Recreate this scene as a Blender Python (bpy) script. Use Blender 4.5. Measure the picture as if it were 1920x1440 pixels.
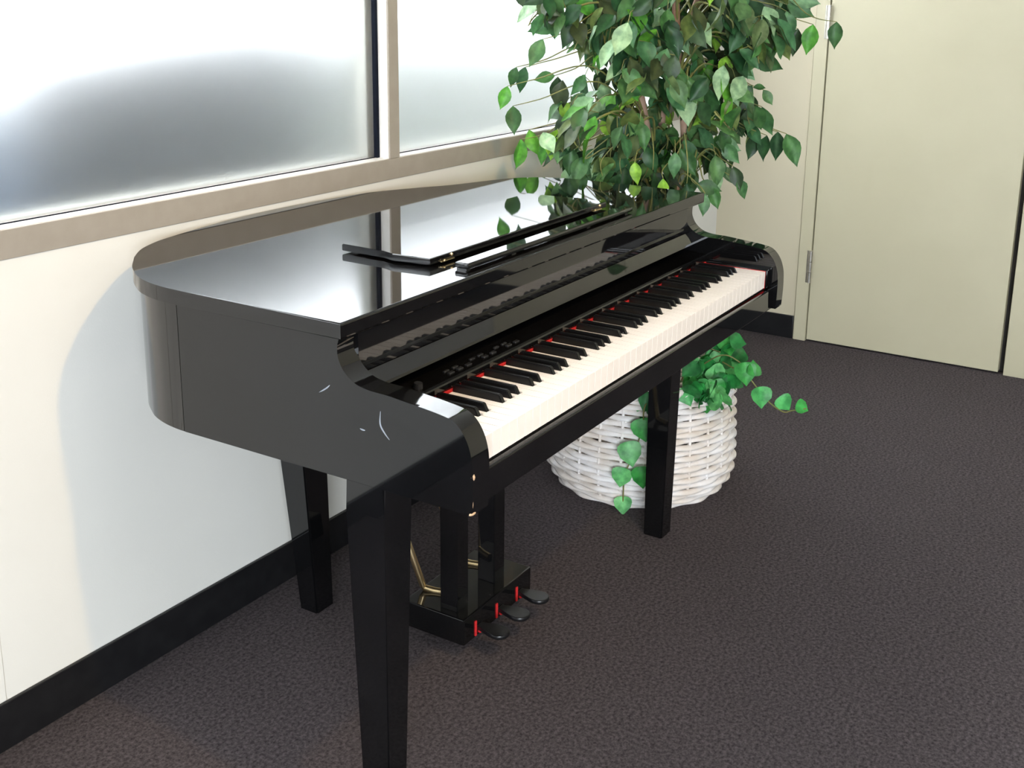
import bpy, bmesh, math, random
from mathutils import Vector, Matrix, noise
rnd = random.Random(7)
for o in list(bpy.data.objects): bpy.data.objects.remove(o)
SC = bpy.context.scene
COL = SC.collection

# ------------------------------------------------------------------ camera
CAM = Vector((-1.29954157, -0.84471132, 1.39611641))
RIGHT = Vector((0.52573219, -0.85058758, 0.01031700))
UP = Vector((0.19936747, 0.13499772, 0.97058139))
FWD = Vector((0.82695724, 0.50820900, -0.24055214))
FPX = 2103.6835
PPX, PPY = 960 + 0.81, 720 - 210.35
cd = bpy.data.cameras.new('camera'); co = bpy.data.objects.new('camera', cd); COL.objects.link(co)
co.matrix_world = Matrix(((RIGHT.x, UP.x, -FWD.x, CAM.x), (RIGHT.y, UP.y, -FWD.y, CAM.y),
                          (RIGHT.z, UP.z, -FWD.z, CAM.z), (0, 0, 0, 1)))
cd.sensor_fit = 'HORIZONTAL'; cd.sensor_width = 36; cd.lens = FPX / 1920 * 36
cd.shift_x = -0.81 / 1920; cd.shift_y = -210.35 / 1920
cd.clip_start = 0.02
SC.camera = co

# ------------------------------------------------------------------ world, lights, exposure
SC.view_settings.view_transform = 'Standard'; SC.view_settings.look = 'None'
SC.view_settings.exposure = 0.0; SC.view_settings.gamma = 1.0; SC.view_settings.use_curve_mapping = False
w = bpy.data.worlds.new('overcast'); SC.world = w; w.use_nodes = True
bg = w.node_tree.nodes['Background']; bg.inputs[0].default_value = (0.93, 0.97, 1.0, 1); bg.inputs[1].default_value = 12.5

def lamp(name, kind, loc, energy, color, size=0.1, target=None, size_y=None, spot=None):
    d = bpy.data.lights.new(name, kind); o = bpy.data.objects.new(name, d); COL.objects.link(o)
    o.location = loc; d.energy = energy; d.color = color
    if kind == 'AREA':
        d.size = size
        if size_y: d.shape = 'RECTANGLE'; d.size_y = size_y
    else: d.shadow_soft_size = size
    if spot: d.spot_size = spot; d.spot_blend = 0.6
    if target is not None:
        o.rotation_euler = (Vector(target) - Vector(loc)).to_track_quat('-Z', 'Y').to_euler()
    return o
lamp('ceiling_downlight', 'SPOT', (-0.21, -1.38, 2.68), 130, (1.0, 0.64, 0.21), 0.045, (0.4, 0.92, 1.15), spot=1.25).data.spot_blend = 1.0
lamp('ceiling_fill', 'AREA', (-0.6, -2.2, 2.70), 26, (1.0, 0.95, 0.88), 1.2, (-0.6, -2.2, 0), 1.2)  # added ambient fill under the ceiling, no fixture behind it
lamp('cool_side_fill', 'AREA', (-4.7, -3.5, 1.35), 430, (0.86, 0.93, 1.0), 2.6, (0.0, 0.3, 0.45), 1.7)  # added cool fill hung inside the room, standing in for unseen windows

# ------------------------------------------------------------------ materials
def mat(name, color=(0.8, 0.8, 0.8), rough=0.5, metal=0.0, spec=0.5, noise_amt=0.0, noise_scale=50, color2=None,
        bump=0.0, bump_scale=200, coat=0.0, detail=4, stretch=None):
    m = bpy.data.materials.new(name); m.use_nodes = True
    nt = m.node_tree; b = nt.nodes['Principled BSDF']
    b.inputs['Base Color'].default_value = (*color, 1); b.inputs['Roughness'].default_value = rough
    b.inputs['Metallic'].default_value = metal; b.inputs['Specular IOR Level'].default_value = spec
    if coat: b.inputs['Coat Weight'].default_value = coat; b.inputs['Coat Roughness'].default_value = 0.03
    tc = nt.nodes.new('ShaderNodeTexCoord')
    vec = tc.outputs['Object']
    if stretch:
        mp = nt.nodes.new('ShaderNodeMapping'); mp.inputs['Scale'].default_value = stretch
        nt.links.new(vec, mp.inputs['Vector']); vec = mp.outputs['Vector']
    if color2 is not None:
        n = nt.nodes.new('ShaderNodeTexNoise'); n.inputs['Scale'].default_value = noise_scale; n.inputs['Detail'].default_value = detail
        r = nt.nodes.new('ShaderNodeValToRGB')
        r.color_ramp.elements[0].position = 0.35; r.color_ramp.elements[1].position = 0.65
        r.color_ramp.elements[0].color = (*color, 1); r.color_ramp.elements[1].color = (*color2, 1)
        nt.links.new(vec, n.inputs['Vector']); nt.links.new(n.outputs['Fac'], r.inputs['Fac']); nt.links.new(r.outputs['Color'], b.inputs['Base Color'])
    if bump:
        n2 = nt.nodes.new('ShaderNodeTexNoise'); n2.inputs['Scale'].default_value = bump_scale; n2.inputs['Detail'].default_value = 3
        bp = nt.nodes.new('ShaderNodeBump'); bp.inputs['Strength'].default_value = bump; bp.inputs['Distance'].default_value = 0.004
        nt.links.new(vec, n2.inputs['Vector']); nt.links.new(n2.outputs['Fac'], bp.inputs['Height']); nt.links.new(bp.outputs['Normal'], b.inputs['Normal'])
    return m

M = {}
M['lacquer'] = mat('black_lacquer', (0.0035, 0.0035, 0.0038), 0.035, spec=0.6, color2=(0.0045, 0.0045, 0.005), noise_scale=6)
M['satin'] = mat('black_satin', (0.005, 0.005, 0.006), 0.32, color2=(0.008, 0.008, 0.009), noise_scale=20)
M['blackkey'] = mat('black_key_plastic', (0.004, 0.004, 0.0045), 0.28, spec=0.3, color2=(0.005, 0.005, 0.0055), noise_scale=30)
M['whitekey'] = mat('ivory_key_plastic', (0.86, 0.79, 0.73), 0.3, color2=(0.88, 0.81, 0.75), noise_scale=8)
M['red'] = mat('red_felt', (0.6, 0.01, 0.012), 0.9, color2=(0.45, 0.008, 0.01), noise_scale=200)
M['brass'] = mat('polished_brass', (0.85, 0.64, 0.34), 0.3, metal=1.0, color2=(0.9, 0.7, 0.4), noise_scale=30)
M['rawwood'] = mat('raw_wood', (0.62, 0.42, 0.26), 0.8, color2=(0.5, 0.32, 0.18), noise_scale=150)
M['scuff'] = mat('pale_scuff', (0.20, 0.22, 0.26), 0.5, color2=(0.26, 0.28, 0.32), noise_scale=90)
M['button'] = mat('grey_button', (0.010, 0.010, 0.011), 0.4, color2=(0.014, 0.014, 0.015), noise_scale=60)
M['wall'] = mat('cream_wall_paint', (0.745, 0.735, 0.69), 0.55, color2=(0.77, 0.76, 0.715), noise_scale=2.5, bump=0.05, bump_scale=300)
M['wallE'] = mat('beige_wall_paint', (0.53, 0.475, 0.345), 0.6, color2=(0.555, 0.50, 0.365), noise_scale=2.5, bump=0.05, bump_scale=300)
M['door'] = mat('beige_door_paint', (0.50, 0.46, 0.32), 0.45, color2=(0.525, 0.485, 0.34), noise_scale=3, bump=0.04, bump_scale=120)
M['ceiling'] = mat('ceiling_white', (0.8, 0.79, 0.76), 0.8, color2=(0.78, 0.77, 0.74), noise_scale=60)
M['base'] = mat('black_rubber_skirting', (0.006, 0.006, 0.007), 0.38, color2=(0.010, 0.010, 0.011), noise_scale=25)
M['frame'] = mat('taupe_aluminium', (0.33, 0.295, 0.25), 0.42, color2=(0.35, 0.315, 0.27), noise_scale=30)
M['gasket'] = mat('dark_gasket', (0.007, 0.009, 0.016), 0.9, spec=0.05, color2=(0.009, 0.011, 0.018), noise_scale=60)
M['litreveal'] = mat('window_lit_reveal', (0.74, 0.73, 0.70), 0.4, color2=(0.70, 0.69, 0.66), noise_scale=40)  # paler than the frame: window light on its inner faces, put into the colour
M['steel'] = mat('worn_steel', (0.55, 0.52, 0.46), 0.35, metal=0.9, color2=(0.42, 0.40, 0.36), noise_scale=60)
M['gap'] = mat('dark_gap', (0.07, 0.065, 0.062), 0.8, color2=(0.06, 0.055, 0.055), noise_scale=60)
M['wicker'] = mat('whitewashed_wicker', (0.84, 0.81, 0.80), 0.6, color2=(0.72, 0.64, 0.57), noise_scale=14, bump=0.3, bump_scale=160)
M['bark'] = mat('pinkish_bark', (0.30, 0.17, 0.12), 0.8, color2=(0.42, 0.28, 0.2), noise_scale=20, bump=0.5, bump_scale=60)
M['twig'] = mat('olive_twig', (0.20, 0.19, 0.05), 0.6, color2=(0.14, 0.16, 0.05), noise_scale=40)
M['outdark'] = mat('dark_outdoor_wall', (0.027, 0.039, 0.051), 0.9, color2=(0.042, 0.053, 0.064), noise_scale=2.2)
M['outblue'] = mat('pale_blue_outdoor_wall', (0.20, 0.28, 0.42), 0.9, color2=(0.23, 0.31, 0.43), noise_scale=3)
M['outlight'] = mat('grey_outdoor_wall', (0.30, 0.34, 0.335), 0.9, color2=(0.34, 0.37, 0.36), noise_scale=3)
M['outledge'] = mat('white_outdoor_ledge', (0.34, 0.34, 0.30), 0.7, color2=(0.30, 0.30, 0.27), noise_scale=10)

def carpet():
    m = mat('charcoal_loop_carpet', rough=0.95, spec=0.1)
    nt = m.node_tree; b = nt.nodes['Principled BSDF']; tc = [n for n in nt.nodes if n.type == 'TEX_COORD'][0]
    n1 = nt.nodes.new('ShaderNodeTexNoise'); n1.inputs['Scale'].default_value = 130; n1.inputs['Detail'].default_value = 5; n1.inputs['Roughness'].default_value = 0.75
    n2 = nt.nodes.new('ShaderNodeTexNoise'); n2.inputs['Scale'].default_value = 5; n2.inputs['Detail'].default_value = 3
    r = nt.nodes.new('ShaderNodeValToRGB'); e = r.color_ramp.elements
    e[0].position = 0.34; e[0].color = (0.026, 0.0220, 0.0232, 1); e[1].position = 0.66; e[1].color = (0.126, 0.107, 0.112, 1)
    mx = nt.nodes.new('ShaderNodeMix'); mx.data_type = 'RGBA'; mx.blend_type = 'MULTIPLY'; mx.inputs[0].default_value = 0.35
    r2 = nt.nodes.new('ShaderNodeValToRGB'); r2.color_ramp.elements[0].color = (0.75, 0.75, 0.75, 1); r2.color_ramp.elements[1].color = (1.15, 1.15, 1.15, 1)
    for n in (n1, n2): nt.links.new(tc.outputs['Object'], n.inputs['Vector'])
    nt.links.new(n1.outputs['Fac'], r.inputs['Fac']); nt.links.new(n2.outputs['Fac'], r2.inputs['Fac'])
    nt.links.new(r.outputs['Color'], mx.inputs[6]); nt.links.new(r2.outputs['Color'], mx.inputs[7]); nt.links.new(mx.outputs[2], b.inputs['Base Color'])
    bp = nt.nodes.new('ShaderNodeBump'); bp.inputs['Strength'].default_value = 0.6; bp.inputs['Distance'].default_value = 0.004
    nt.links.new(n1.outputs['Fac'], bp.inputs['Height']); nt.links.new(bp.outputs['Normal'], b.inputs['Normal'])
    return m
M['carpet'] = carpet()

def frosted():
    m = bpy.data.materials.new('frosted_glass'); m.use_nodes = True; nt = m.node_tree
    b = nt.nodes['Principled BSDF']; b.inputs['Base Color'].default_value = (0.97, 0.985, 1, 1)
    b.inputs['Transmission Weight'].default_value = 1.0; b.inputs['IOR'].default_value = 1.45
    tc = nt.nodes.new('ShaderNodeTexCoord'); n = nt.nodes.new('ShaderNodeTexNoise'); n.inputs['Scale'].default_value = 500
    mr = nt.nodes.new('ShaderNodeMapRange'); mr.inputs['To Min'].default_value = 0.40; mr.inputs['To Max'].default_value = 0.50
    nt.links.new(tc.outputs['Object'], n.inputs['Vector']); nt.links.new(n.outputs['Fac'], mr.inputs['Value']); nt.links.new(mr.outputs['Result'], b.inputs['Roughness'])
    return m
M['frost'] = frosted()

def leafmat(name, rough=0.4):
    m = bpy.data.materials.new(name); m.use_nodes = True; nt = m.node_tree
    b = nt.nodes['Principled BSDF']; b.inputs['Roughness'].default_value = rough; b.inputs['Specular IOR Level'].default_value = 0.3
    at = nt.nodes.new('ShaderNodeAttribute'); at.attribute_name = 'leafcol'
    tc = nt.nodes.new('ShaderNodeTexCoord'); n = nt.nodes.new('ShaderNodeTexNoise'); n.inputs['Scale'].default_value = 45; n.inputs['Detail'].default_value = 3
    r = nt.nodes.new('ShaderNodeValToRGB'); r.color_ramp.elements[0].position = 0.35; r.color_ramp.elements[0].color = (0.55, 0.6, 0.55, 1); r.color_ramp.elements[1].position = 0.65; r.color_ramp.elements[1].color = (1.15, 1.1, 1.0, 1)
    mx = nt.nodes.new('ShaderNodeMix'); mx.data_type = 'RGBA'; mx.blend_type = 'MULTIPLY'; mx.inputs[0].default_value = 1.0
    nt.links.new(tc.outputs['Object'], n.inputs['Vector']); nt.links.new(n.outputs['Fac'], r.inputs['Fac'])
    nt.links.new(at.outputs['Color'], mx.inputs[6]); nt.links.new(r.outputs['Color'], mx.inputs[7]); nt.links.new(mx.outputs[2], b.inputs['Base Color'])
    tr = nt.nodes.new('ShaderNodeBsdfTranslucent'); nt.links.new(mx.outputs[2], tr.inputs['Color'])
    ms = nt.nodes.new('ShaderNodeMixShader'); ms.inputs[0].default_value = 0.22
    out = [q for q in nt.nodes if q.type == 'OUTPUT_MATERIAL'][0]
    nt.links.new(b.outputs[0], ms.inputs[1]); nt.links.new(tr.outputs[0], ms.inputs[2]); nt.links.new(ms.outputs[0], out.inputs['Surface'])
    return m
M['leaf'] = leafmat('silk_ficus_leaf', 0.42)
M['ivyleaf'] = leafmat('glossy_ivy_leaf', 0.4)

# ------------------------------------------------------------------ mesh helpers
def obj(name, bm, material, parent=None, smooth=False, angle=None):
    me = bpy.data.meshes.new(name); bmesh.ops.recalc_face_normals(bm, faces=bm.faces[:]) if angle != 'leaf' else None
    bm.to_mesh(me); bm.free()
    o = bpy.data.objects.new(name, me); COL.objects.link(o)
    me.materials.append(material)
    if smooth:
        for p in me.polygons: p.use_smooth = True
        if angle and angle != 'leaf': me.set_sharp_from_angle(angle=math.radians(angle))
        if angle != 'leaf':                    # big flat faces stay flat
            for p in me.polygons:
                if p.area > .012 or len(p.vertices) > 4: p.use_smooth = False
    if parent: o.parent = parent
    return o
def thing(name, label, cat, loc=(0, 0, 0), group=None):
    o = bpy.data.objects.new(name, None); COL.objects.link(o); o.location = loc; o['label'] = label; o['category'] = cat
    o.empty_display_size = 0.1
    if group: o['group'] = group
    return o
def struct(o): o['kind'] = 'structure'; return o
def box(bm, a, b, bev=0.0, seg=2):
    (x0, y0, z0), (x1, y1, z1) = a, b
    v = [bm.verts.new(p) for p in ((x0, y0, z0), (x1, y0, z0), (x1, y1, z0), (x0, y1, z0), (x0, y0, z1), (x1, y0, z1), (x1, y1, z1), (x0, y1, z1))]
    f = [bm.faces.new([v[i] for i in q]) for q in ((0, 3, 2, 1), (4, 5, 6, 7), (0, 1, 5, 4), (1, 2, 6, 5), (2, 3, 7, 6), (3, 0, 4, 7))]
    if bev:
        e = list({e for q in f for e in q.edges})
        bmesh.ops.bevel(bm, geom=e, offset=bev, segments=seg, profile=0.5, affect='EDGES')
    return v
def boxo(name, a, b, m, parent=None, bev=0.0, smooth=True):
    bm = bmesh.new(); box(bm, a, b, bev); return obj(name, bm, m, parent, smooth=bool(bev), angle=40)
def prism(pts, axis, lo, hi, bev=0.0, seg=2, bm=None):
    """pts: 2-D polygon in the two axes other than `axis` (in xyz order), extruded lo..hi along axis"""
    bm = bm or bmesh.new()
    def mk(p, t):
        c = list(p); c.insert(axis, t); return c
    A = [bm.verts.new(mk(p, lo)) for p in pts]; B = [bm.verts.new(mk(p, hi)) for p in pts]
    fa = bm.faces.new(A[::-1]); fb = bm.faces.new(B)
    n = len(pts)
    for i in range(n): bm.faces.new((A[i], A[(i + 1) % n], B[(i + 1) % n], B[i]))
    if bev:
        e = list(set(fa.edges[:] + fb.edges[:])); bmesh.ops.bevel(bm, geom=e, offset=bev, segments=seg, profile=0.5, affect='EDGES', clamp_overlap=True)
    return bm
def catmull(P, n=8, closed=False):
    P = [Vector(p) for p in P]; out = []; N = len(P)
    rng = range(N) if closed else range(N - 1)
    for i in rng:
        if closed: p0, p1, p2, p3 = P[(i - 1) % N], P[i], P[(i + 1) % N], P[(i + 2) % N]
        else: p0, p1, p2, p3 = P[max(i - 1, 0)], P[i], P[i + 1], P[min(i + 2, N - 1)]
        for k in range(n):
            t = k / n
            out.append(0.5 * (2 * p1 + (p2 - p0) * t + (2 * p0 - 5 * p1 + 4 * p2 - p3) * t * t + (3 * p1 - p0 - 3 * p2 + p3) * t ** 3))
    if not closed: out.append(P[-1])
    return out
def tube(bm, pts, rad, sides=8, closed=False):
    pts = [Vector(p) for p in pts]; n = len(pts); rings = []
    prev = None
    for i, p in enumerate(pts):
        a = pts[(i - 1) % n] if (closed or i > 0) else p; b = pts[(i + 1) % n] if (closed or i < n - 1) else p
        t = (b - a).normalized()
        if prev is None: u = t.orthogonal().normalized()
        else: u = (prev - t * prev.dot(t)).normalized()
        prev = u; v = t.cross(u); r = rad(i / max(1, n - 1)) if callable(rad) else rad
        ru, rv = (r if isinstance(r, tuple) else (r, r))
        rings.append([bm.verts.new(p + u * math.cos(2 * math.pi * k / sides) * ru + v * math.sin(2 * math.pi * k / sides) * rv) for k in range(sides)])
    m = n if closed else n - 1
    for i in range(m):
        A, B = rings[i], rings[(i + 1) % n]
        for k in range(sides): bm.faces.new((A[k], A[(k + 1) % sides], B[(k + 1) % sides], B[k]))
    if not closed: bm.faces.new(rings[0][::-1]); bm.faces.new(rings[-1])

# points seen in the photo, put at a chosen place in the room
TREE = Vector((1.60, 0.44, 0)); DH = Vector((0.852, 0.524, 0))
def ray(px, py): return (RIGHT * ((px - PPX) / FPX) - UP * ((py - PPY) / FPX) + FWD)
def at(px, py, off=0.0):
    d = ray(px, py); t = (DH.dot(TREE - CAM) + off) / DH.dot(d); return CAM + d * min(t, (0.80 - CAM.y) / d.y if d.y > 0 else 99)

# ------------------------------------------------------------------ the room (turned a little against the piano)
WA = -0.0129
WALL, EAST, LEFT, FRONT, TOP = 0.926, 3.169, -8.5, -6.5, 2.75
room_rot = Matrix.Rotation(WA, 4, 'Z')
def roombox(name, a, b, m, parent=None, bev=0.0):
    bm = bmesh.new(); box(bm, a, b, bev)
    bmesh.ops.transform(bm, matrix=room_rot, verts=bm.verts[:])
    return obj(name, bm, m, parent, smooth=bool(bev), angle=40)
struct(roombox('floor', (LEFT - .2, FRONT - .2, -0.1), (EAST + .2, WALL + .25, 0), M['carpet']))
struct(roombox('ceiling', (LEFT - .2, FRONT - .2, TOP), (EAST + .2, WALL + .25, TOP + .1), M['ceiling']))
SILL, RAIL, HEAD = 0.931, 0.9845, 2.35
XW0, XW1 = -6.2, 2.98
# window wall: below, above and beside the window
bm = bmesh.new()
for a, b in (((LEFT - .2, WALL, 0), (EAST + .2, WALL + .12, SILL)), ((LEFT - .2, WALL, HEAD), (EAST + .2, WALL + .12, TOP)),
             ((LEFT - .2, WALL, SILL), (XW0, WALL + .12, HEAD)), ((XW1, WALL, SILL), (EAST + .2, WALL + .12, HEAD))): box(bm, a, b)
bmesh.ops.transform(bm, matrix=room_rot, verts=bm.verts[:]); struct(obj('wall_window', bm, M['wall']))
DY0, DY1, DTOP = -0.252, 0.499, 2.0          # door opening in the right wall (without frame)
FY0, FY1 = -0.360, 0.557                      # outer edges of the door frame
bm = bmesh.new()
for a, b in (((EAST, FY1, 0), (EAST + .12, WALL, TOP)), ((EAST, FRONT, 0), (EAST + .12, FY0, TOP)), ((EAST, FY0, DTOP + .05), (EAST + .12, FY1, TOP))): box(bm, a, b)
bmesh.ops.transform(bm, matrix=room_rot, verts=bm.verts[:]); struct(obj('wall_right', bm, M['wallE']))
struct(roombox('wall_left', (LEFT - .12, FRONT, 0), (LEFT, WALL, TOP), M['wall']))
struct(roombox('wall_front', (LEFT, FRONT - .12, 0), (EAST, FRONT, TOP), M['wall']))
struct(roombox('baseboard_window', (LEFT, WALL - .008, 0), (EAST, WALL, 0.097), M['base'], bev=0.002))
struct(roombox('baseboard_right', (EAST - .008, FY1 + .001, 0), (EAST, WALL - .008, 0.098), M['base'], bev=0.002))
struct(roombox('baseboard_right_far', (EAST - .008, FRONT, 0), (EAST, FY0 - .001, 0.098), M['base'], bev=0.002))
struct(roombox('trim_1', (-0.275, WALL - .0016, 0.097), (-0.227, WALL, SILL), M['wall'], bev=0.001))
# door and frame
fr = struct(bpy.data.objects.new('trim_2', None)); COL.objects.link(fr); fr['label'] = 'beige painted door frame'
for a, b in (((EAST - .012, DY1 + .003, 0), (EAST + .1, FY1 - .004, DTOP + .05)), ((EAST - .012, FY0 + .002, 0), (EAST + .1, DY0 - .020, DTOP + .05)), ((EAST - .012, DY0 - .020, DTOP), (EAST + .1, DY1 + .003, DTOP + .05))):
    roombox('door_jamb', a, b, M['door'], fr, 0.0015)
roombox('shadow_gap', (EAST + .004, FY1 - .004, 0), (EAST + .1, FY1, DTOP + .05), M['gap'], fr)
door = struct(bpy.data.objects.new('door_1', None)); COL.objects.link(door)
roombox('door_leaf', (EAST - .006, DY0, 0.007), (EAST + .036, DY1 - .0012, DTOP - .004), M['door'], door, 0.0015)
roombox('door_backing', (EAST + .04, DY0 - .020, 0), (EAST + .06, DY1 + .003, DTOP), M['gap'], door)
for z0, z1 in ((0.252, 0.387), (1.238, 1.366)):
    bm = bmesh.new()
    zs = [z0 + (z1 - z0) * k / 3 for k in range(4)]
    for k in range(3):
        q = bmesh.ops.create_cone(bm, cap_ends=True, segments=14, radius1=0.0085, radius2=0.0085, depth=(z1 - z0) / 3 - .0015)
        bmesh.ops.translate(bm, verts=q['verts'], vec=(EAST - .017, DY1 + .003, (zs[k] + zs[k + 1]) / 2))
    box(bm, (EAST - .0145, DY1 - .004, z0), (EAST - .0115, DY1 + .018, z1))
    bmesh.ops.transform(bm, matrix=room_rot, verts=bm.verts[:]); obj('hinge', bm, M['steel'], door, True, 40)
# window
win = struct(bpy.data.objects.new('window_1', None)); COL.objects.link(win)
GY = WALL + 0.041
roombox('bottom_rail', (XW0, WALL - .003, SILL), (XW1, WALL + .075, RAIL), M['frame'], win, 0.0015)
roombox('top_rail', (XW0, WALL - .003, HEAD - .06), (XW1, WALL + .075, HEAD), M['frame'], win, 0.0015)
MU = [(-3.66, -3.62), (-1.36, -1.32), (0.945, 0.985)]
for x0, x1 in [(XW0, XW0 + .045)] + MU + [(XW1 - .045, XW1)]:
    roombox('mullion', (x0, WALL - .003, RAIL), (x1, WALL + .075, HEAD - .06), M['frame'], win, 0.0015)
edges = [XW0 + .045, *MU[0], *MU[1], *MU[2], XW1 - .045]
for i in range(0, 8, 2):
    x0, x1 = edges[i], edges[i + 1]
    roombox('pane', (x0 + .0005, GY, RAIL), (x1, GY + .006, HEAD - .06), M['frost'], win)
    bm = bmesh.new()
    box(bm, (x1 - .012, GY - .012, RAIL), (x1, GY - .001, HEAD - .06)); box(bm, (x0, GY - .006, RAIL), (x0 + .003, GY - .001, HEAD - .06)); box(bm, (x0, GY - .005, RAIL), (x1, GY - .001, RAIL + .003))
    bmesh.ops.transform(bm, matrix=room_rot, verts=bm.verts[:]); obj('glazing_gasket', bm, M['gasket'], win)
    roombox('lit_reveal_strip', (x1 - .0022, WALL + .001, RAIL), (x1, GY - .012, HEAD - .06), M['litreveal'], win)  # added strip, coloured pale for window light on the mullion side
    roombox('lit_reveal_strip', (x0, WALL + .001, RAIL), (x1 - .0022, GY - .006, RAIL + .0015), M['litreveal'], win)  # same on the rail top: window light painted as a pale strip
    bm = bmesh.new()
    box(bm, (x0, GY + .02, RAIL - .01), (x1, GY + .05, RAIL + .004)); box(bm, (x1 - .026, GY + .012, RAIL), (x1, GY + .05, HEAD - .06))
    bmesh.ops.transform(bm, matrix=room_rot, verts=bm.verts[:]); obj('outer_ledge', bm, M['outledge'], win)
def outwall(name, pts, y0, y1, m):
    bm = prism(pts, 1, y0, y1); bmesh.ops.transform(bm, matrix=room_rot, verts=bm.verts[:]); struct(obj(name, bm, m))
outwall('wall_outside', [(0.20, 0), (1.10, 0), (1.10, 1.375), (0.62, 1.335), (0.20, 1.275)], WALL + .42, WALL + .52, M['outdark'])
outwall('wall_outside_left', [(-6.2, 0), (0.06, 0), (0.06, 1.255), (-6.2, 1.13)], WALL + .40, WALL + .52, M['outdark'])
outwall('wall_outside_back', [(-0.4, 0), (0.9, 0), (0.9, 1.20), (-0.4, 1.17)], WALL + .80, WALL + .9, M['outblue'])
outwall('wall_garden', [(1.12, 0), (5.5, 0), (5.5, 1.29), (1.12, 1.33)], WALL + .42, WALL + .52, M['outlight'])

# ------------------------------------------------------------------ piano
DZ = -0.0393                                   # the piano is drawn 39 mm high and lowered as one
XL, XR, ZB, ZL, ZK = -0.0668, 1.2918, 0.7054, 0.9594, 0.7997
CT = 0.044                                     # cheek thickness
LT = 0.026                                     # lid thickness
piano = thing('grand_piano', 'glossy black baby grand piano with rounded back standing against the window wall', 'piano', (0.61, 0.45, 0))
def pp(o):                                     # children keep room coordinates
    o.matrix_parent_inverse = piano.matrix_world.inverted(); return o
piano.matrix_world = Matrix.Translation((0.61, 0.45, 0))
def part(name, bm, m, parent=None, smooth=False, angle=40):
    o = obj(name, bm, m, parent or piano, smooth, angle)
    o.matrix_parent_inverse = Matrix.Translation((-0.61, -0.45, DZ)) if parent is None else Matrix.Identity(4)
    return o
curve = [(1.304, 0.52), (1.298, 0.590), (1.272, 0.655), (1.205, 0.712), (1.036, 0.775), (0.949, 0.822), (0.844, 0.870), (0.743, 0.892), (0.661, 0.903), (0.560, 0.910), (0.470, 0.911), (0.376, 0.905), (0.299, 0.894),
         (0.206, 0.877), (0.154, 0.864), (0.097, 0.838), (0.050, 0.801), (0.028, 0.7790), (-0.012, 0.735), (-0.0435, 0.687), (-0.0560, 0.663), (-0.0650, 0.638), (-0.0715, 0.612), (-0.0760, 0.578), (-0.0775, 0.54)]
cs = catmull([(x, y, 0) for x, y in curve], 5)
lid_out = [(-0.0775, 0.204), (1.304, 0.196)] + [(p.x, p.y) for p in cs]
bm = prism(lid_out, 2, ZL - LT, ZL, 0.004, 3); lid = part('lid', bm, M['lacquer'], smooth=True, angle=30)
# rear rim under the lid
def inset(P, d):
    out = []
    for i, p in enumerate(P):
        a = Vector(P[max(i - 1, 0)]); b = Vector(P[min(i + 1, len(P) - 1)]); t = (b - a).normalized(); n = Vector((-t.y, t.x))
        out.append((p[0] + n.x * d, p[1] + n.y * d))
    return out
run = [(p.x, p.y) for p in cs]
run = [(1.304, 0.45)] + run
outer = inset(run, 0.0107); inner = inset(run, 0.030)
outer = [q for q in outer if q[1] >= 0.5730]; inner = [q for q in inner if q[1] >= 0.5730]
outer = [(XR, 0.5660)] + outer + [(XL, 0.5660)]; inner = [(XR - .0193, 0.5660)] + inner + [(XL + .0193, 0.5660)]
bm = prism(outer + inner[::-1], 2, ZB, ZL - LT - .0005, 0.001, 1); part('rear_rim', bm, M['lacquer'], smooth=True, angle=30)
# side panels with the S-curved cheek
prof = [(0.2160, 0.9330), (0.2200, 0.922), (0.2208, 0.9100), (0.2192, 0.9000), (0.2125, 0.8860), (0.2014, 0.8745), (0.1853, 0.8650), (0.1630, 0.8605), (0.143, 0.8595), (0.126, 0.8590),
        (0.089, 0.8555), (0.0555, 0.8525), (0.0250, 0.8485), (0.0089, 0.8440), (-0.0040, 0.8335), (-0.0130, 0.8205), (-0.0190, 0.806), (-0.0230, 0.788), (-0.0243, 0.762), (-0.0240, 0.735), (-0.0224, 0.706)]
pc = [(p.x, p.y) for p in catmull([(a, b, 0) for a, b in prof], 4)]
side = [(0.5650, ZL - LT - .0005)] + pc + [(-0.0224, ZB), (0.5650, ZB)]
SIDES = []
for x0, x1 in ((XL, XL + CT), (XR - CT, XR)):
    bm = prism(side, 0, x0, x1, 0.003, 3); SIDES.append(part('side_panel', bm, M['lacquer'], smooth=True, angle=25))
# wear on the left cheek
def sliver(pts, wd, name, m):
    """thin mark lying on the left side panel, points in (y, z)"""
    bm = bmesh.new(); P = catmull([(0, a, b) for a, b in pts], 5); n = len(P)
    A = []; B = []
    for i, p in enumerate(P):
        t = (P[min(i + 1, n - 1)] - P[max(i - 1, 0)]).normalized(); k = Vector((0, -t.z, t.y)) * wd * (0.25 + math.sin(math.pi * i / (n - 1)))
        A.append(bm.verts.new((XL - .0004, p.y + k.y, p.z + k.z))); B.append(bm.verts.new((XL - .0004, p.y - k.y, p.z - k.z)))
    for i in range(n - 1): bm.faces.new((A[i], A[i + 1], B[i + 1], B[i]))
    r = bmesh.ops.extrude_face_region(bm, geom=bm.faces[:]); bmesh.ops.translate(bm, verts=[v for v in r['geom'] if isinstance(v, bmesh.types.BMVert)], vec=(0.0007, 0, 0))
    o = obj(name, bm, m, SIDES[0]); return o
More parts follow.
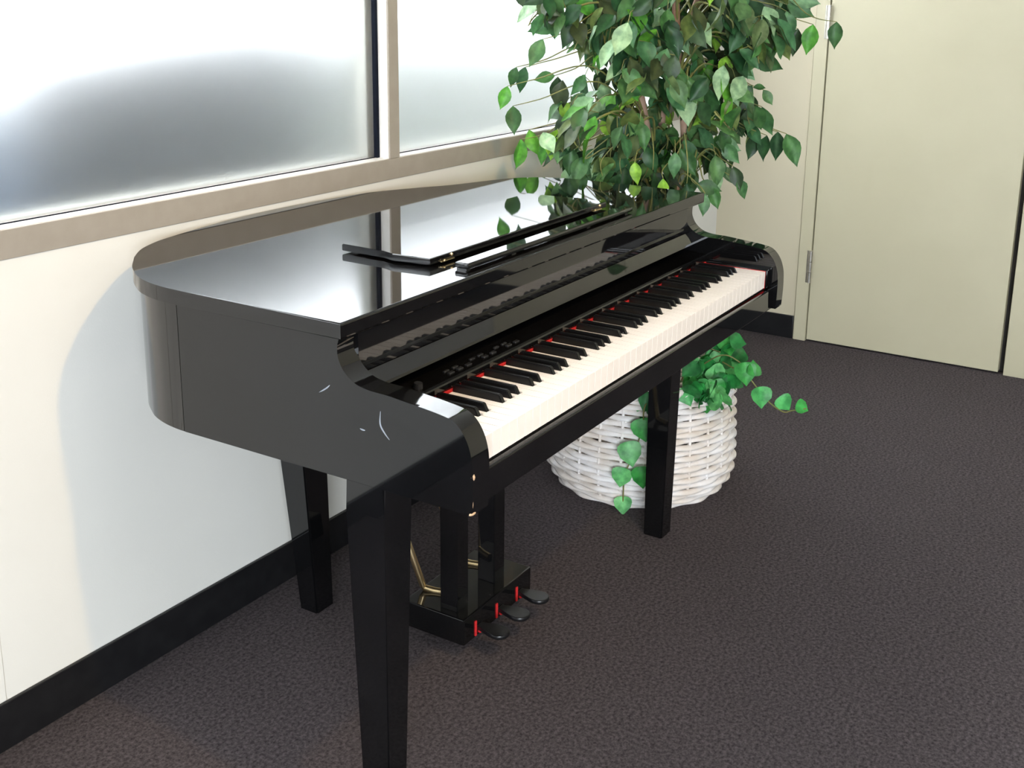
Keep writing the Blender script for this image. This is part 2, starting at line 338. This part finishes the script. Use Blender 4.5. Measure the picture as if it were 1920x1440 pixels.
# bottom, key bed, key slip, end blocks
base_in = [(XL + CT, 0.10), (XR - CT, 0.10), (XR - CT, .5660)] + inner[1:-1] + [(XL + CT, .5660)]
bm = prism(base_in, 2, ZB, ZB + .018); part('bottom_panel', bm, M['satin'])
bm = bmesh.new(); box(bm, (XL + CT, 0.0, ZB), (XR - CT, 0.10, ZB + .02)); box(bm, (XL + CT, 0.0, ZB + .02), (XR - CT, 0.21, 0.757)); part('key_bed', bm, M['satin'])
bm = bmesh.new(); box(bm, (XL + CT, -0.0135, ZB), (XR - CT, -0.0005, 0.7575), 0.003, 2); part('key_slip', bm, M['lacquer'], smooth=True)
for x0, x1 in ((XL + CT, -0.0015), (1.2265, XR - CT)):
    bm = bmesh.new(); box(bm, (x0, -0.004, 0.757), (x1, 0.156, 0.803), 0.003, 2); part('end_block', bm, M['lacquer'], smooth=True)
bm = bmesh.new(); box(bm, (1.2253, 0.0, 0.7578), (1.2264, 0.15, 0.8005)); part('felt_edge', bm, M['red'])
# fallboard section behind the keys
sec = [(0.225, ZL - LT - .001), (0.2165, ZL - LT - .001), (0.2155, 0.878), (0.2090, 0.876), (0.2090, 0.868), (0.225, 0.868)]
bm = prism(sec, 0, XL + CT, XR - CT, 0); part('fallboard', bm, M['lacquer'])
sec = [(0.25, 0.8675), (0.2085, 0.8665), (0.1870, 0.8480), (0.1850, 0.8440), (0.25, 0.8440)]
bm = prism(sec, 0, XL + CT, XR - CT, 0); part('fallboard_lip', bm, M['lacquer'])
sec = [(0.25, 0.8250), (0.1620, 0.8175), (0.1560, 0.8165), (0.1545, 0.8140), (0.1545, 0.757), (0.25, 0.757)]
bm = prism(sec, 0, XL + CT, XR - CT, 0); cp = part('control_panel', bm, M['lacquer'])
bm = bmesh.new(); box(bm, (0.0, 0.1505, 0.790), (1.225, 0.1540, 0.8035)); part('felt_strip', bm, M['red'])
# panel controls
pn = Vector((0, -0.0852, 1)).normalized(); pu = Vector((0, 1, 0.0852)).normalized()
def on_panel(x, s): return Vector((x, 0.1620, 0.8175)) + pu * s
def button(x, s, wx, ws):
    bm = bmesh.new(); box(bm, (-wx / 2, -ws / 2, -.001), (wx / 2, ws / 2, .0022), .0006, 1)
    c = on_panel(x, s); R3 = Matrix(((1, 0, 0), (0, pu.y, pn.y), (0, pu.z, pn.z))).to_4x4(); R3.translation = c
    bmesh.ops.transform(bm, matrix=R3, verts=bm.verts[:]); return obj('button', bm, M['button'], cp, True, 40)
for k in range(9):
    if k not in (3, 6): button(0.165 + 0.026 * k, 0.012, 0.014, 0.007)
    if k % 3 != 2: button(0.165 + 0.026 * k, 0.022, 0.014, 0.005)
bm = bmesh.new(); q = bmesh.ops.create_cone(bm, cap_ends=True, segments=20, radius1=.008, radius2=.007, depth=.010)
R3 = Matrix(((1, 0, 0), (0, pu.y, pn.y), (0, pu.z, pn.z))).to_4x4(); R3.translation = on_panel(0.075, 0.014) + pn * .004
bmesh.ops.transform(bm, matrix=R3, verts=bm.verts[:]); obj('knob', bm, M['button'], cp, True, 40)
# keys
KW = 1.225 / 52
names = 'ABCDEFG'
def wkey(i):
    bm = bmesh.new(); x0 = i * KW + .0009; x1 = (i + 1) * KW - .0009
    n = names[i % 7]; cl = n in 'ABDEG' and i > 0; cr = n in 'ACDFG' and i < 51
    # notch beside black keys
    f = .0518
    L = x0 + (.0066 if cl else 0); Rr = x1 - (.0066 if cr else 0)
    pts = [(x0, 0), (x1, 0), (x1, f), (Rr, f), (Rr, .1495), (L, .1495), (L, f), (x0, f)]
    q = [pts[0]]
    for p in pts[1:]:
        if (Vector(p) - Vector(q[-1])).length > 1e-6: q.append(p)
    prism(q, 2, 0.7785, ZK, 0, bm=bm)
    box(bm, (x0, 0.0004, 0.7600), (x1, 0.016, 0.7786))
    return part('white_key', bm, M['whitekey'])
for i in range(52): wkey(i)
def bkey(k):
    xc = k * KW - .001; h = .0118
    bm = bmesh.new(); a = .0053; t = .0046
    v = [bm.verts.new(p) for p in ((xc - a, .0525, ZK - .004), (xc + a, .0525, ZK - .004), (xc + a, .1495, ZK - .004), (xc - a, .1495, ZK - .004),
                                   (xc - t, .0605, ZK + h), (xc + t, .0605, ZK + h), (xc + t, .1495, ZK + h), (xc - t, .1495, ZK + h))]
    for q in ((0, 3, 2, 1), (4, 5, 6, 7), (0, 1, 5, 4), (1, 2, 6, 5), (2, 3, 7, 6), (3, 0, 4, 7)): bm.faces.new([v[i] for i in q])
    bmesh.ops.bevel(bm, geom=[e for e in bm.edges if e.verts[0].co.z > ZK and e.verts[1].co.z > ZK or abs(e.verts[0].co.y - e.verts[1].co.y) < .02 and e.verts[0].co.y < .1], offset=.0014, segments=2, affect='EDGES')
    return part('black_key', bm, M['blackkey'], smooth=True)
for i in range(1, 52):
    if names[i % 7] in 'BDEGA' and names[(i - 1) % 7] in 'ACDFG' and names[i % 7] not in 'CF': bkey(i)
# music desk lying flat on the lid, with its ledge
dz0, dz1 = ZL + .0035, ZL + .0165
dpts = [(0.280, 0.299), (0.968, 0.299), (0.975, 0.376), (0.963, 0.406), (0.963, 0.506), (0.286, 0.506), (0.286, 0.406), (0.273, 0.378)]
bm = prism(dpts, 2, dz0, dz1, 0.002, 2)
for x in (0.34, 0.90):
    for y in (0.34, 0.47): box(bm, (x, y, ZL), (x + .02, y + .012, dz0 + .001))
desk = part('music_desk', bm, M['lacquer'], smooth=True, angle=30)
for x in (0.312, 0.900):
    bm = bmesh.new(); box(bm, (x, 0.2952, ZL + .004), (x + .040, 0.3005, ZL + .0062)); 
    q = bmesh.ops.create_icosphere(bm, subdivisions=2, radius=.003); bmesh.ops.translate(bm, verts=q['verts'], vec=(x + .034, .2975, ZL + .0125))
    q = bmesh.ops.create_icosphere(bm, subdivisions=2, radius=.0026); bmesh.ops.translate(bm, verts=q['verts'], vec=(x + .008, .2955, ZL + .006))
    obj('desk_hinge', bm, M['brass'], desk, True, 40)
bm = bmesh.new()
box(bm, (0.296, 0.227, ZL + .003), (0.960, 0.257, ZL + .0135), .003, 2)
for x in (0.296, 0.45, 0.75, 0.93): box(bm, (x, .232, ZL), (x + .014, .252, ZL + .0035))
part('music_ledge', bm, M['lacquer'], smooth=True, angle=40)
# legs: tapered posts
def leg(bx, by, tx, ty, z0=-DZ, z1=ZB):
    bm = bmesh.new()
    zc = z1 - .05
    rings = []
    for (xa, xb), (ya, yb), z in ((bx, by, z0), (tx, ty, zc), (tx, ty, z1)):
        rings.append([bm.verts.new(p) for p in ((xa, ya, z), (xb, ya, z), (xb, yb, z), (xa, yb, z))])
    bm.faces.new(rings[0][::-1]); bm.faces.new(rings[-1])
    for A, B in zip(rings, rings[1:]):
        for k in range(4): bm.faces.new((A[k], A[(k + 1) % 4], B[(k + 1) % 4], B[k]))
    bmesh.ops.bevel(bm, geom=[e for e in bm.edges if abs(e.verts[0].co.z - e.verts[1].co.z) > .01], offset=.003, segments=2, affect='EDGES')
    return part('leg', bm, M['lacquer'], smooth=True, angle=40)
leg((-.055, -.012), (.146, .197), (-.0662, 0.002), (.137, .2120))
leg((1.222, 1.279), (.233, .286), (1.224, 1.286), (.225, .290))
leg((.450, .508), (.750, .802), (.450, .545), (.793, .880))
# pedal lyre
bm = bmesh.new(); box(bm, (0.4708, 0.355, 0.078), (0.750, 0.515, 0.1395), 0.004, 2); lyre = part('pedal_box', bm, M['lacquer'], smooth=True, angle=40)
for x0, x1 in ((0.490, 0.532), (0.637, 0.680)):
    bm = bmesh.new(); box(bm, (x0, 0.385, 0.1390), (x1, 0.430, ZB), .002, 2); o = obj('pedal_post', bm, M['lacquer'], lyre, True, 40)
for x in (0.530, 0.615, 0.700):
    P = [(x - .011, .356), (x + .011, .356), (x + .013, .329)] + [(x + .024 * math.cos(a), .304 + .024 * math.sin(a)) for a in [0.6 - k * (math.pi + 1.2) / 12 for k in range(13)]] + [(x - .013, .329)]
    bm = prism(P, 2, 0.094, 0.104, .003, 2); obj('pedal', bm, M['satin'], lyre, True, 40)
    bm = bmesh.new(); box(bm, (x - .018, .3525, .083), (x - .0125, .356, .118)); box(bm, (x - .004, .349, .085), (x + .012, .356, .091)); obj('pedal_felt', bm, M['red'], lyre)
for x in (0.530, 0.677):
    bm = bmesh.new(); tube(bm, [(x + .012, .458, .1425), (x + .006, .478, .1425), (x - .001, .500, .146), (x - .004, .503, .153), (x - .023, .528, .255), (x - .024, .60, .42), (x - .026, .70, .62), (x - .026, .74, .70)], (.0078), 8)
    obj('brace', bm, M['brass'], lyre, True, 50)
# scuffs and chips
sliver([(0.259, 0.838), (0.245, 0.847), (0.237, 0.854)], .0009, 'scratch', M['scuff'])
sliver([(0.140, 0.832), (0.141, 0.812), (0.134, 0.800), (0.124, 0.790)], .0011, 'scratch', M['scuff'])
sliver([(0.180, 0.796), (0.175, 0.795), (0.170, 0.795)], .001, 'scratch', M['scuff'])
def chip(c, r, sc):
    bm = bmesh.new(); bmesh.ops.create_icosphere(bm, subdivisions=2, radius=r)
    for v in bm.verts: v.co *= 1 + .25 * noise.noise(v.co * 300)
    bmesh.ops.scale(bm, vec=sc, verts=bm.verts[:]); bmesh.ops.translate(bm, verts=bm.verts[:], vec=c); return obj('chip', bm, M['rawwood'], SIDES[0], True, 60)
chip((XL + .0035, -0.0225, .765), .005, (.7, .6, 1.2)); chip((XL + .005, -.0210, .7075), .005, (1.6, .6, .5)); chip((XL + .0025, -.0225, .728), .003, (.5, .4, 4))

# ------------------------------------------------------------------ wicker basket
BC = Vector((1.571, 0.466, 0))
basket = thing('wicker_basket', 'round whitewashed wicker basket standing on the carpet behind the right piano leg', 'basket', BC)
BH = 0.335
def brad(z):
    t = z / BH
    return 0.232 + 0.038 * math.sin(min(1, t * 4.5) * math.pi / 2) - 0.012 * max(0, t - .4) / .6
NS = 26; rows = 20
bm = bmesh.new()
for r in range(rows):
    z = 0.008 + (BH - .02) * r / (rows - 1); pts = []
    n = NS * 6
    jit = rnd.uniform(-.002, .002)
    for k in range(n):
        a = 2 * math.pi * k / n
        wv = math.cos(NS / 2 * a + math.pi * (r % 2)) 
        R_ = brad(z) + .0048 * wv + .0015 * noise.noise(Vector((a * 3, r * 7.1, 0)))
        pts.append((R_ * math.cos(a), R_ * math.sin(a), z + jit + .0018 * noise.noise(Vector((a * 2, r * 3.3, 5)))))
    tube(bm, pts, lambda t: (.0058, .0098), 8, closed=True)
obj('weave', bm, M['wicker'], basket, True, 80)
bm = bmesh.new()
for s in range(NS):
    a = 2 * math.pi * s / NS
    pts = [((brad(z)) * math.cos(a), (brad(z)) * math.sin(a), z) for z in [BH * k / 8 for k in range(9)]]
    tube(bm, pts, .0045, 7)
obj('stakes', bm, M['wicker'], basket, True, 80)
bm = bmesh.new()
for ph in (0, math.pi):
    pts = [((brad(BH) + .008 * math.cos(24 * a + ph)) * math.cos(a), (brad(BH) + .008 * math.cos(24 * a + ph)) * math.sin(a), BH + .004 + .009 * math.sin(24 * a + ph)) for a in [2 * math.pi * k / 192 for k in range(192)]]
    tube(bm, pts, .0085, 7, closed=True)
obj('rim', bm, M['wicker'], basket, True, 80)
bm = bmesh.new(); q = bmesh.ops.create_cone(bm, cap_ends=True, segments=40, radius1=.228, radius2=.228, depth=.012); bmesh.ops.translate(bm, verts=q['verts'], vec=(0, 0, .008)); obj('basket_floor', bm, M['wicker'], basket, True, 40)

# ------------------------------------------------------------------ foliage
def leaf(bm, lay, base, d, nrm, L, W, col, fold=0.35, curl=0.25, prof=None, tipsharp=True):
    d = d.normalized(); nrm = (nrm - d * nrm.dot(d))
    nrm = nrm.normalized() if nrm.length > 1e-4 else d.orthogonal().normalized()
    s = d.cross(nrm)
    prof = prof or [(0, .03), (.08, .34), (.2, .72), (.36, .98), (.52, .96), (.68, .72), (.82, .38), (.92, .13), (1, .0)]
    wob = rnd.uniform(0, 6); rows = []
    for t, wd in prof:
        c = base + d * (L * t) - nrm * (curl * L * t * t)
        half = W * .5 * wd
        row = []
        for u in ((-1, -.5, 0, .5, 1) if half > 1e-5 else (0,)):
            up = fold * half * abs(u) + .03 * L * math.sin(wob + t * 9 + u * 2.2) * abs(u)
            row.append(bm.verts.new(c + s * (half * u) + nrm * up))
        rows.append(row)
    for A, B in zip(rows, rows[1:]):
        if len(B) == 1:
            for k in range(len(A) - 1): f = bm.faces.new((A[k], A[k + 1], B[0])); 
        else:
            for k in range(4): f = bm.faces.new((A[k], A[k + 1], B[k + 1], B[k]))
    for row in rows:
        for i, v in enumerate(row):
            m = 1.25 if i == 2 and len(row) == 5 else 1.0
            v[lay] = (col[0] * m, col[1] * m, col[2] * m, 1)
DARK = [(.022, .075, .028), (.030, .095, .035), (.028, .07, .03), (.045, .12, .04), (.04, .075, .035), (.055, .075, .03), (.06, .085, .04)]
MID = [(.06, .17, .05), (.075, .19, .075), (.055, .16, .07), (.09, .20, .07), (.12, .17, .05), (.10, .15, .06)]
PALE = [(.30, .46, .27), (.26, .42, .25), (.20, .36, .20)]
BRIGHT = [(.10, .34, .05), (.12, .36, .04)]
YELL = [(.26, .50, .06), (.32, .56, .08)]
def pick():
    r = rnd.random()
    c = rnd.choice(DARK if r < .40 else MID if r < .82 else PALE if r < .90 else BRIGHT if r < .97 else YELL)
    k = rnd.uniform(.8, 1.2); return tuple(x * k for x in c)

tree = thing('indoor_tree', 'tall leafy green indoor tree with slim brown trunks beyond the piano by the window', 'tree', BC)
bmT = bmesh.new(); bmB = bmesh.new(); bmF = bmesh.new(); layF = bmF.verts.layers.float_color.new('leafcol')
root = BC.copy()
def loc(p): return Vector(p) - root
stems = []
for pts, r0 in (([root + Vector((.02, -.02, .03)), root + Vector((.03, -.03, .34)), at(1262, 372, .02), at(1284, 262, .03), at(1272, 120, 0), at(1266, -60, .03), at(1275, -260, .03)], .016),
                ([root + Vector((-.03, .02, .03)), root + Vector((-.02, .02, .34)), at(1232, 365, .06), at(1210, 230, .02), at(1190, 110, 0), at(1175, -50, .05), at(1160, -240, .03)], .015),
                ([root + Vector((.02, .03, .03)), root + Vector((.02, .03, .34)), at(1250, 360, .09), at(1240, 240, .12), at(1262, 120, .12), at(1320, -40, .1), at(1350, -220, .1)], .013)):
    P = catmull([loc(p) for p in pts], 8); stems.append([p + root for p in P])
    tube(bmT, P, lambda t, r0=r0: r0 * (1.05 - .5 * t), 9)
obj('trunk', bmT, M['bark'], tree, True, 60)
def near_stem(c):
    best = None
    for s in stems:
        for p in s:
            if p.z > .62 and rnd.random() < .35:
                sc = (p - c).length + abs((p.z + .10) - c.z) * .6
                if best is None or sc < best[0]: best = (sc, p)
    return best[1]
def branch(c, tip=None, r=.0042):
    a = near_stem(c); mid = (a + c) / 2 + Vector((0, 0, .05 + .1 * (c - a).length)) + Vector((rnd.uniform(-.03, .03), rnd.uniform(-.03, .03), 0))
    pts = [a, mid, c] + ([tip] if tip is not None else [])
    P = catmull([loc(p) for p in pts], 6); tube(bmB, P, lambda t: r * (1.05 - .7 * t), 6); return [p + root for p in P]
def petiole(a, b):
    m = (a + b) / 2 + Vector((0, 0, .012)); tube(bmB, [loc(a), loc(m), loc(b)], .0011, 4)
def hang(c, L, col=None, lean=None, facing=None):
    """one leaf whose middle is near c"""
    if c.x < 1.38 and c.z < 1.01:               # keep clear of the piano lid
        v = (c - CAM).normalized(); c = c + v * ((1.38 - c.x) / v.x)
        if c.y > .82: c = c - v * ((c.y - .82) / v.y); c.z = max(c.z, 1.0)
    out = (c - TREE); out.z = 0; out = out.normalized() if out.length > .01 else Vector((1, 0, 0))
    d = Vector((rnd.gauss(0, .45), rnd.gauss(0, .45), -rnd.uniform(.35, 1.1))) + out * rnd.uniform(.0, .7) if lean is None else (RIGHT * lean[0] - UP * lean[1] + DH * rnd.uniform(-.2, .2))
    d.normalize()
    n = -DH * rnd.uniform(.3, 1.0) + Vector((rnd.gauss(0, .45), rnd.gauss(0, .45), rnd.uniform(.1, .9))) + out * .3 if facing is None else facing
    base = c - d * L * .5
    leaf(bmF, layF, loc(base), d, n, L, L * rnd.uniform(.50, .60), col or pick(), fold=rnd.uniform(.1, .5), curl=rnd.uniform(-.05, .35))
    return base
PXM = 2.95 / FPX                                # metres per pixel near the tree
clusters = []
def band(y, x0, x1, n, r=34, k=7):
    for i in range(n): clusters.append((x0 + (x1 - x0) * (i + .5) / n + rnd.uniform(-14, 14), y + rnd.uniform(-14, 14), r, k))
band(-330, 1080, 1420, 5, 60, 9); band(-240, 1040, 1470, 6, 60, 10); band(-150, 1010, 1500, 7, 55, 11); band(-70, 990, 1510, 9, 42, 9)
band(-20, 980, 1500, 13, 36, 11); band(28, 1005, 1490, 13, 34, 10); band(75, 1085, 1490, 11, 32, 10); band(120, 1110, 1400, 8, 32, 9)
band(165, 1110, 1400, 8, 32, 9); band(205, 1050, 1400, 9, 32, 9); band(250, 1030, 1400, 9, 32, 9); band(295, 1060, 1370, 8, 30, 8); band(335, 1080, 1310, 7, 26, 7)
for cx, cy, r, k in clusters:
    off = rnd.uniform(-.20, .24)
    c = at(cx, cy, off); P = branch(c, c + Vector((rnd.uniform(-.04, .04), rnd.uniform(-.04, .04), -.04)))
    for j in range(k):
        a = rnd.uniform(0, 2 * math.pi); rr = r * math.sqrt(rnd.random()) * PXM
        q = c + RIGHT * rr * math.cos(a) + UP * rr * math.sin(a) + DH * rnd.uniform(-.05, .05)
        b = hang(q, rnd.uniform(.070, .098)); 
        if j % 3 == 0: petiole(rnd.choice(P[-6:]), b)
# leaves one can tell apart in the photo: px, py, length in px, lean, colour
solo = [(1005, 100, 60, (-.45, .9), MID[1], -.1), (1165, 74, 66, (-.35, .9), PALE[0], -.25), (1140, 100, 66, (-.5, .85), PALE[1], -.22), (945, 184, 46, (-.25, .9), BRIGHT[0], .30), (963, 226, 56, (.05, 1), DARK[3], .26),
        (1020, 146, 42, (-.95, .2), MID[0], 0), (978, 150, 50, (-.3, 1), DARK[1], .15), (962, 145, 40, (-.3, .9), DARK[3], .18), (1192, 325, 44, (.05, 1), YELL[0], -.22), (1245, 355, 42, (.1, 1), YELL[0], -.28), (972, 290, 58, (-.15, 1), BRIGHT[0], .22),
        (1000, 268, 52, (.3, .9), BRIGHT[1], .2), (1018, 288, 44, (-.2, 1), BRIGHT[0], .18), (1042, 288, 40, (-.9, .3), BRIGHT[1], .1), (1440, 118, 66, (.85, .35), DARK[3], 0), (1425, 163, 26, (.9, -.1), MID[0], 0), (1440, 183, 34, (.5, .8), MID[3], 0),
        (1410, 200, 48, (.1, 1), DARK[4], .02), (1437, 228, 58, (.3, 1), MID[1], -.05), (1408, 225, 52, (-.2, 1), MID[1], 0), (1485, 282, 66, (.3, .95), MID[0], 0), (1456, 275, 56, (-.1, 1), DARK[0], .05), (1432, 277, 50, (-.3, 1), DARK[1], .05), (1410, 275, 54, (-.2, 1), DARK[2], .08),
        (1382, 335, 48, (.3, 1), DARK[4], -.05), (1392, 355, 42, (.5, .9), MID[1], -.05), (1345, 320, 60, (.1, 1), MID[3], -.1), (1330, 352, 50, (.9, .2), DARK[3], -.15), (1320, 385, 44, (-.1, 1), MID[1], -.2), (1340, 372, 44, (.3, 1), MID[0], -.15),
        (1518, 75, 58, (-.2, 1), BRIGHT[0], -.05), (1566, 66, 50, (-.1, 1), DARK[3], -.1), (1502, 20, 56, (.9, .4), MID[1], 0), (1510, 3, 60, (.9, .1), PALE[2], 0), (1480, 50, 58, (.2, 1), MID[1], -.1), (1490, 80, 52, (-.2, 1), DARK[4], 0), (1460, 60, 56, (.2, 1), MID[1], -.05),
        (1080, 230, 70, (.2, 1), MID[0], -.1), (1102, 70, 60, (-.3, .8), DARK[3], 0), (1085, 160, 48, (-.5, .8), MID[1], -.05), (1305, 175, 60, (.5, .85), MID[3], -.2), (1285, 165, 60, (.4, .9), MID[0], -.18), (1190, 140, 54, (.9, .3), DARK[3], -.1), (1205, 255, 56, (.2, 1), MID[0], -.15),
        (1265, 310, 50, (-.05, 1), MID[1], -.2), (1290, 305, 60, (.5, .9), DARK[3], -.15), (1220, 300, 54, (.3, .9), DARK[1], -.1), (1070, 305, 54, (-.1, 1), DARK[3], -.1), (1085, 320, 56, (-.3, .9), MID[1], -.12), (1065, 335, 50, (-.2, 1), PALE[2], -.15),
        (1360, 270, 56, (.4, .9), DARK[3], -.1), (1370, 288, 50, (.6, .8), MID[1], -.1), (1170, 340, 56, (-.1, 1), DARK[0], -.1), (1205, 365, 50, (.1, 1), DARK[0], -.05), (1185, 170, 56, (.8, .3), MID[1], -.12), (1250, 45, 58, (-.1, 1), MID[0], -.1)]
for px, py, lp, lean, col, off in solo:
    c = at(px, py, off); dist = (c - CAM).dot(FWD); L = lp * dist / FPX
    b = hang(c, L, col, lean, facing=(CAM - c).normalized() + Vector((rnd.gauss(0, .25), rnd.gauss(0, .25), rnd.uniform(0, .5))))
    if px < 1060 or px > 1390 or py > 330:
        P = branch(b + (TREE + Vector((0, 0, b.z)) - b) * .18 + Vector((0, 0, .02)), b, .0028)
    else: petiole(b + (TREE + Vector((0, 0, b.z)) - b) * .1 + Vector((0, 0, .03)), b)
# low leaves hanging above the right end of the lid
for px, py, off in [(1110, 345, -.1), (1130, 330, -.05), (1150, 350, -.12), (1090, 350, -.06), (1225, 345, -.15), (1175, 368, -.1), (1290, 370, -.2), (1270, 350, -.15), (1060, 320, .02), (1035, 300, .05)]:
    c = at(px, py, off); b = hang(c, rnd.uniform(.07, .085), rnd.choice(DARK[:4])); branch(b + Vector((0, 0, .05)), b, .0025)
obj('branches', bmB, M['twig'], tree, True, 60)
obj('foliage', bmF, M['leaf'], tree, True, 'leaf')

# ------------------------------------------------------------------ ivy in the basket
ivy = thing('trailing_ivy', 'bright green ivy trailing over the rim of the white wicker basket', 'ivy', BC)
bmV = bmesh.new(); bmI = bmesh.new(); layI = bmI.verts.layers.float_color.new('leafcol')
IVP = [(0, .30), (.03, .62), (.12, .92), (.28, 1.0), (.42, .92), (.55, .86), (.7, .58), (.86, .26), (1, 0)]
IC = [(.03, .26, .06), (.05, .34, .07), (.08, .40, .12), (.025, .19, .05), (.15, .50, .18)]
def ileaf(c, L, col=None, lean=None, n=None):
    d = (RIGHT * lean[0] - UP * lean[1]) if lean else Vector((rnd.gauss(0, .6), rnd.gauss(0, .6), -rnd.uniform(.1, 1)))
    d.normalize(); n = n or ((CAM - c).normalized() + Vector((rnd.gauss(0, .4), rnd.gauss(0, .4), rnd.uniform(.1, .8))))
    k = rnd.uniform(.85, 1.15); q = col or rnd.choice(IC)
    leaf(bmI, layI, loc(c - d * L * .5), d, n, L, L * rnd.uniform(.9, 1.05), tuple(v * k for v in q), fold=rnd.uniform(.1, .35), curl=rnd.uniform(0, .35), prof=IVP)
def vine(pts): tube(bmV, catmull([loc(p) for p in pts], 6), .0019, 6)
def onb(px, py):                                # on the outside of the basket, nearest to the camera
    d = ray(px, py); lo = None
    for k in range(900):
        p = CAM + d * (1.6 + k * .002); q = p - BC
        if 0 < p.z < BH + .02 and math.hypot(q.x, q.y) < brad(p.z) + .022: return p
    return at(px, py, -.25)
R0 = BC + Vector((.05, -.1, BH - .04))
vine([R0, onb(1215, 752), onb(1205, 800), onb(1190, 848), onb(1172, 890), onb(1168, 940)])
for px, py, lp, col, lean in [(1181, 849, 50, IC[4], (.2, 1)), (1164, 893, 40, IC[4], (-.2, 1)), (1203, 893, 44, IC[1], (.1, 1)), (1206, 804, 46, IC[1], (.2, 1)), (1167, 945, 36, IC[4], (0, 1)), (1212, 752, 40, IC[3], (-.3, .8)), (1226, 770, 36, IC[3], (0, 1))]:
    c = onb(px, py) ; ileaf(c - DH * .012, lp * (c - CAM).dot(FWD) / FPX, col, lean, n=(CAM - c).normalized() + Vector((0, 0, .3)))
vine([R0, at(1345, 668, -.2), at(1385, 678, -.24), at(1408, 712, -.26), at(1440, 752, -.28), at(1468, 772, -.30), at(1484, 770, -.31), at(1512, 766, -.32)])
for px, py, lp, col, lean, off in [(1398, 702, 46, IC[1], (.1, 1), -.26), (1414, 690, 30, IC[1], (.1, -1), -.26), (1426, 746, 42, IC[2], (.1, 1), -.28), (1472, 757, 34, IC[2], (.6, .8), -.30), (1505, 764, 28, IC[1], (.9, .4), -.32), (1385, 640, 34, IC[3], (.9, .1), -.15)]:
    c = at(px, py, off); ileaf(c, lp * (c - CAM).dot(FWD) / FPX, col, lean)
for (x0, x1, y0, y1, n, off) in ((1320, 1385, 640, 690, 24, -.12), (1285, 1380, 685, 730, 28, -.19), (1285, 1368, 728, 772, 30, -.25), (1195, 1250, 735, 778, 9, -.25)):
    for k in range(n):
        c = at(rnd.uniform(x0, x1), rnd.uniform(y0, y1), off + rnd.uniform(-.03, .08)); ileaf(c, rnd.uniform(.045, .066))
for px, py in ((1310, 700), (1350, 660), (1375, 690), (1330, 740), (1365, 755), (1300, 755), (1240, 750)): vine([R0, (R0 + at(px, py, -.15)) / 2 + Vector((0, 0, .05)), at(px, py, -.18)])
obj('vines', bmV, M['twig'], ivy, True, 60)
obj('foliage', bmI, M['ivyleaf'], ivy, True, 'leaf')

for o in list(COL.objects):                     # parts that look different from the rest of their thing
    k = o.name.split('.')[0]
    t = {'brace': 'pale brass brace rod', 'desk_hinge': 'small brass hinge', 'pedal_felt': 'red felt by the pedal', 'felt_strip': 'red felt strip behind the keys',
         'felt_edge': 'thin red felt edge beside the last key', 'chip': 'chip of bare wood', 'scratch': 'pale scratch', 'white_key': 'ivory white key'}.get(k)
    if t: o['label'] = t
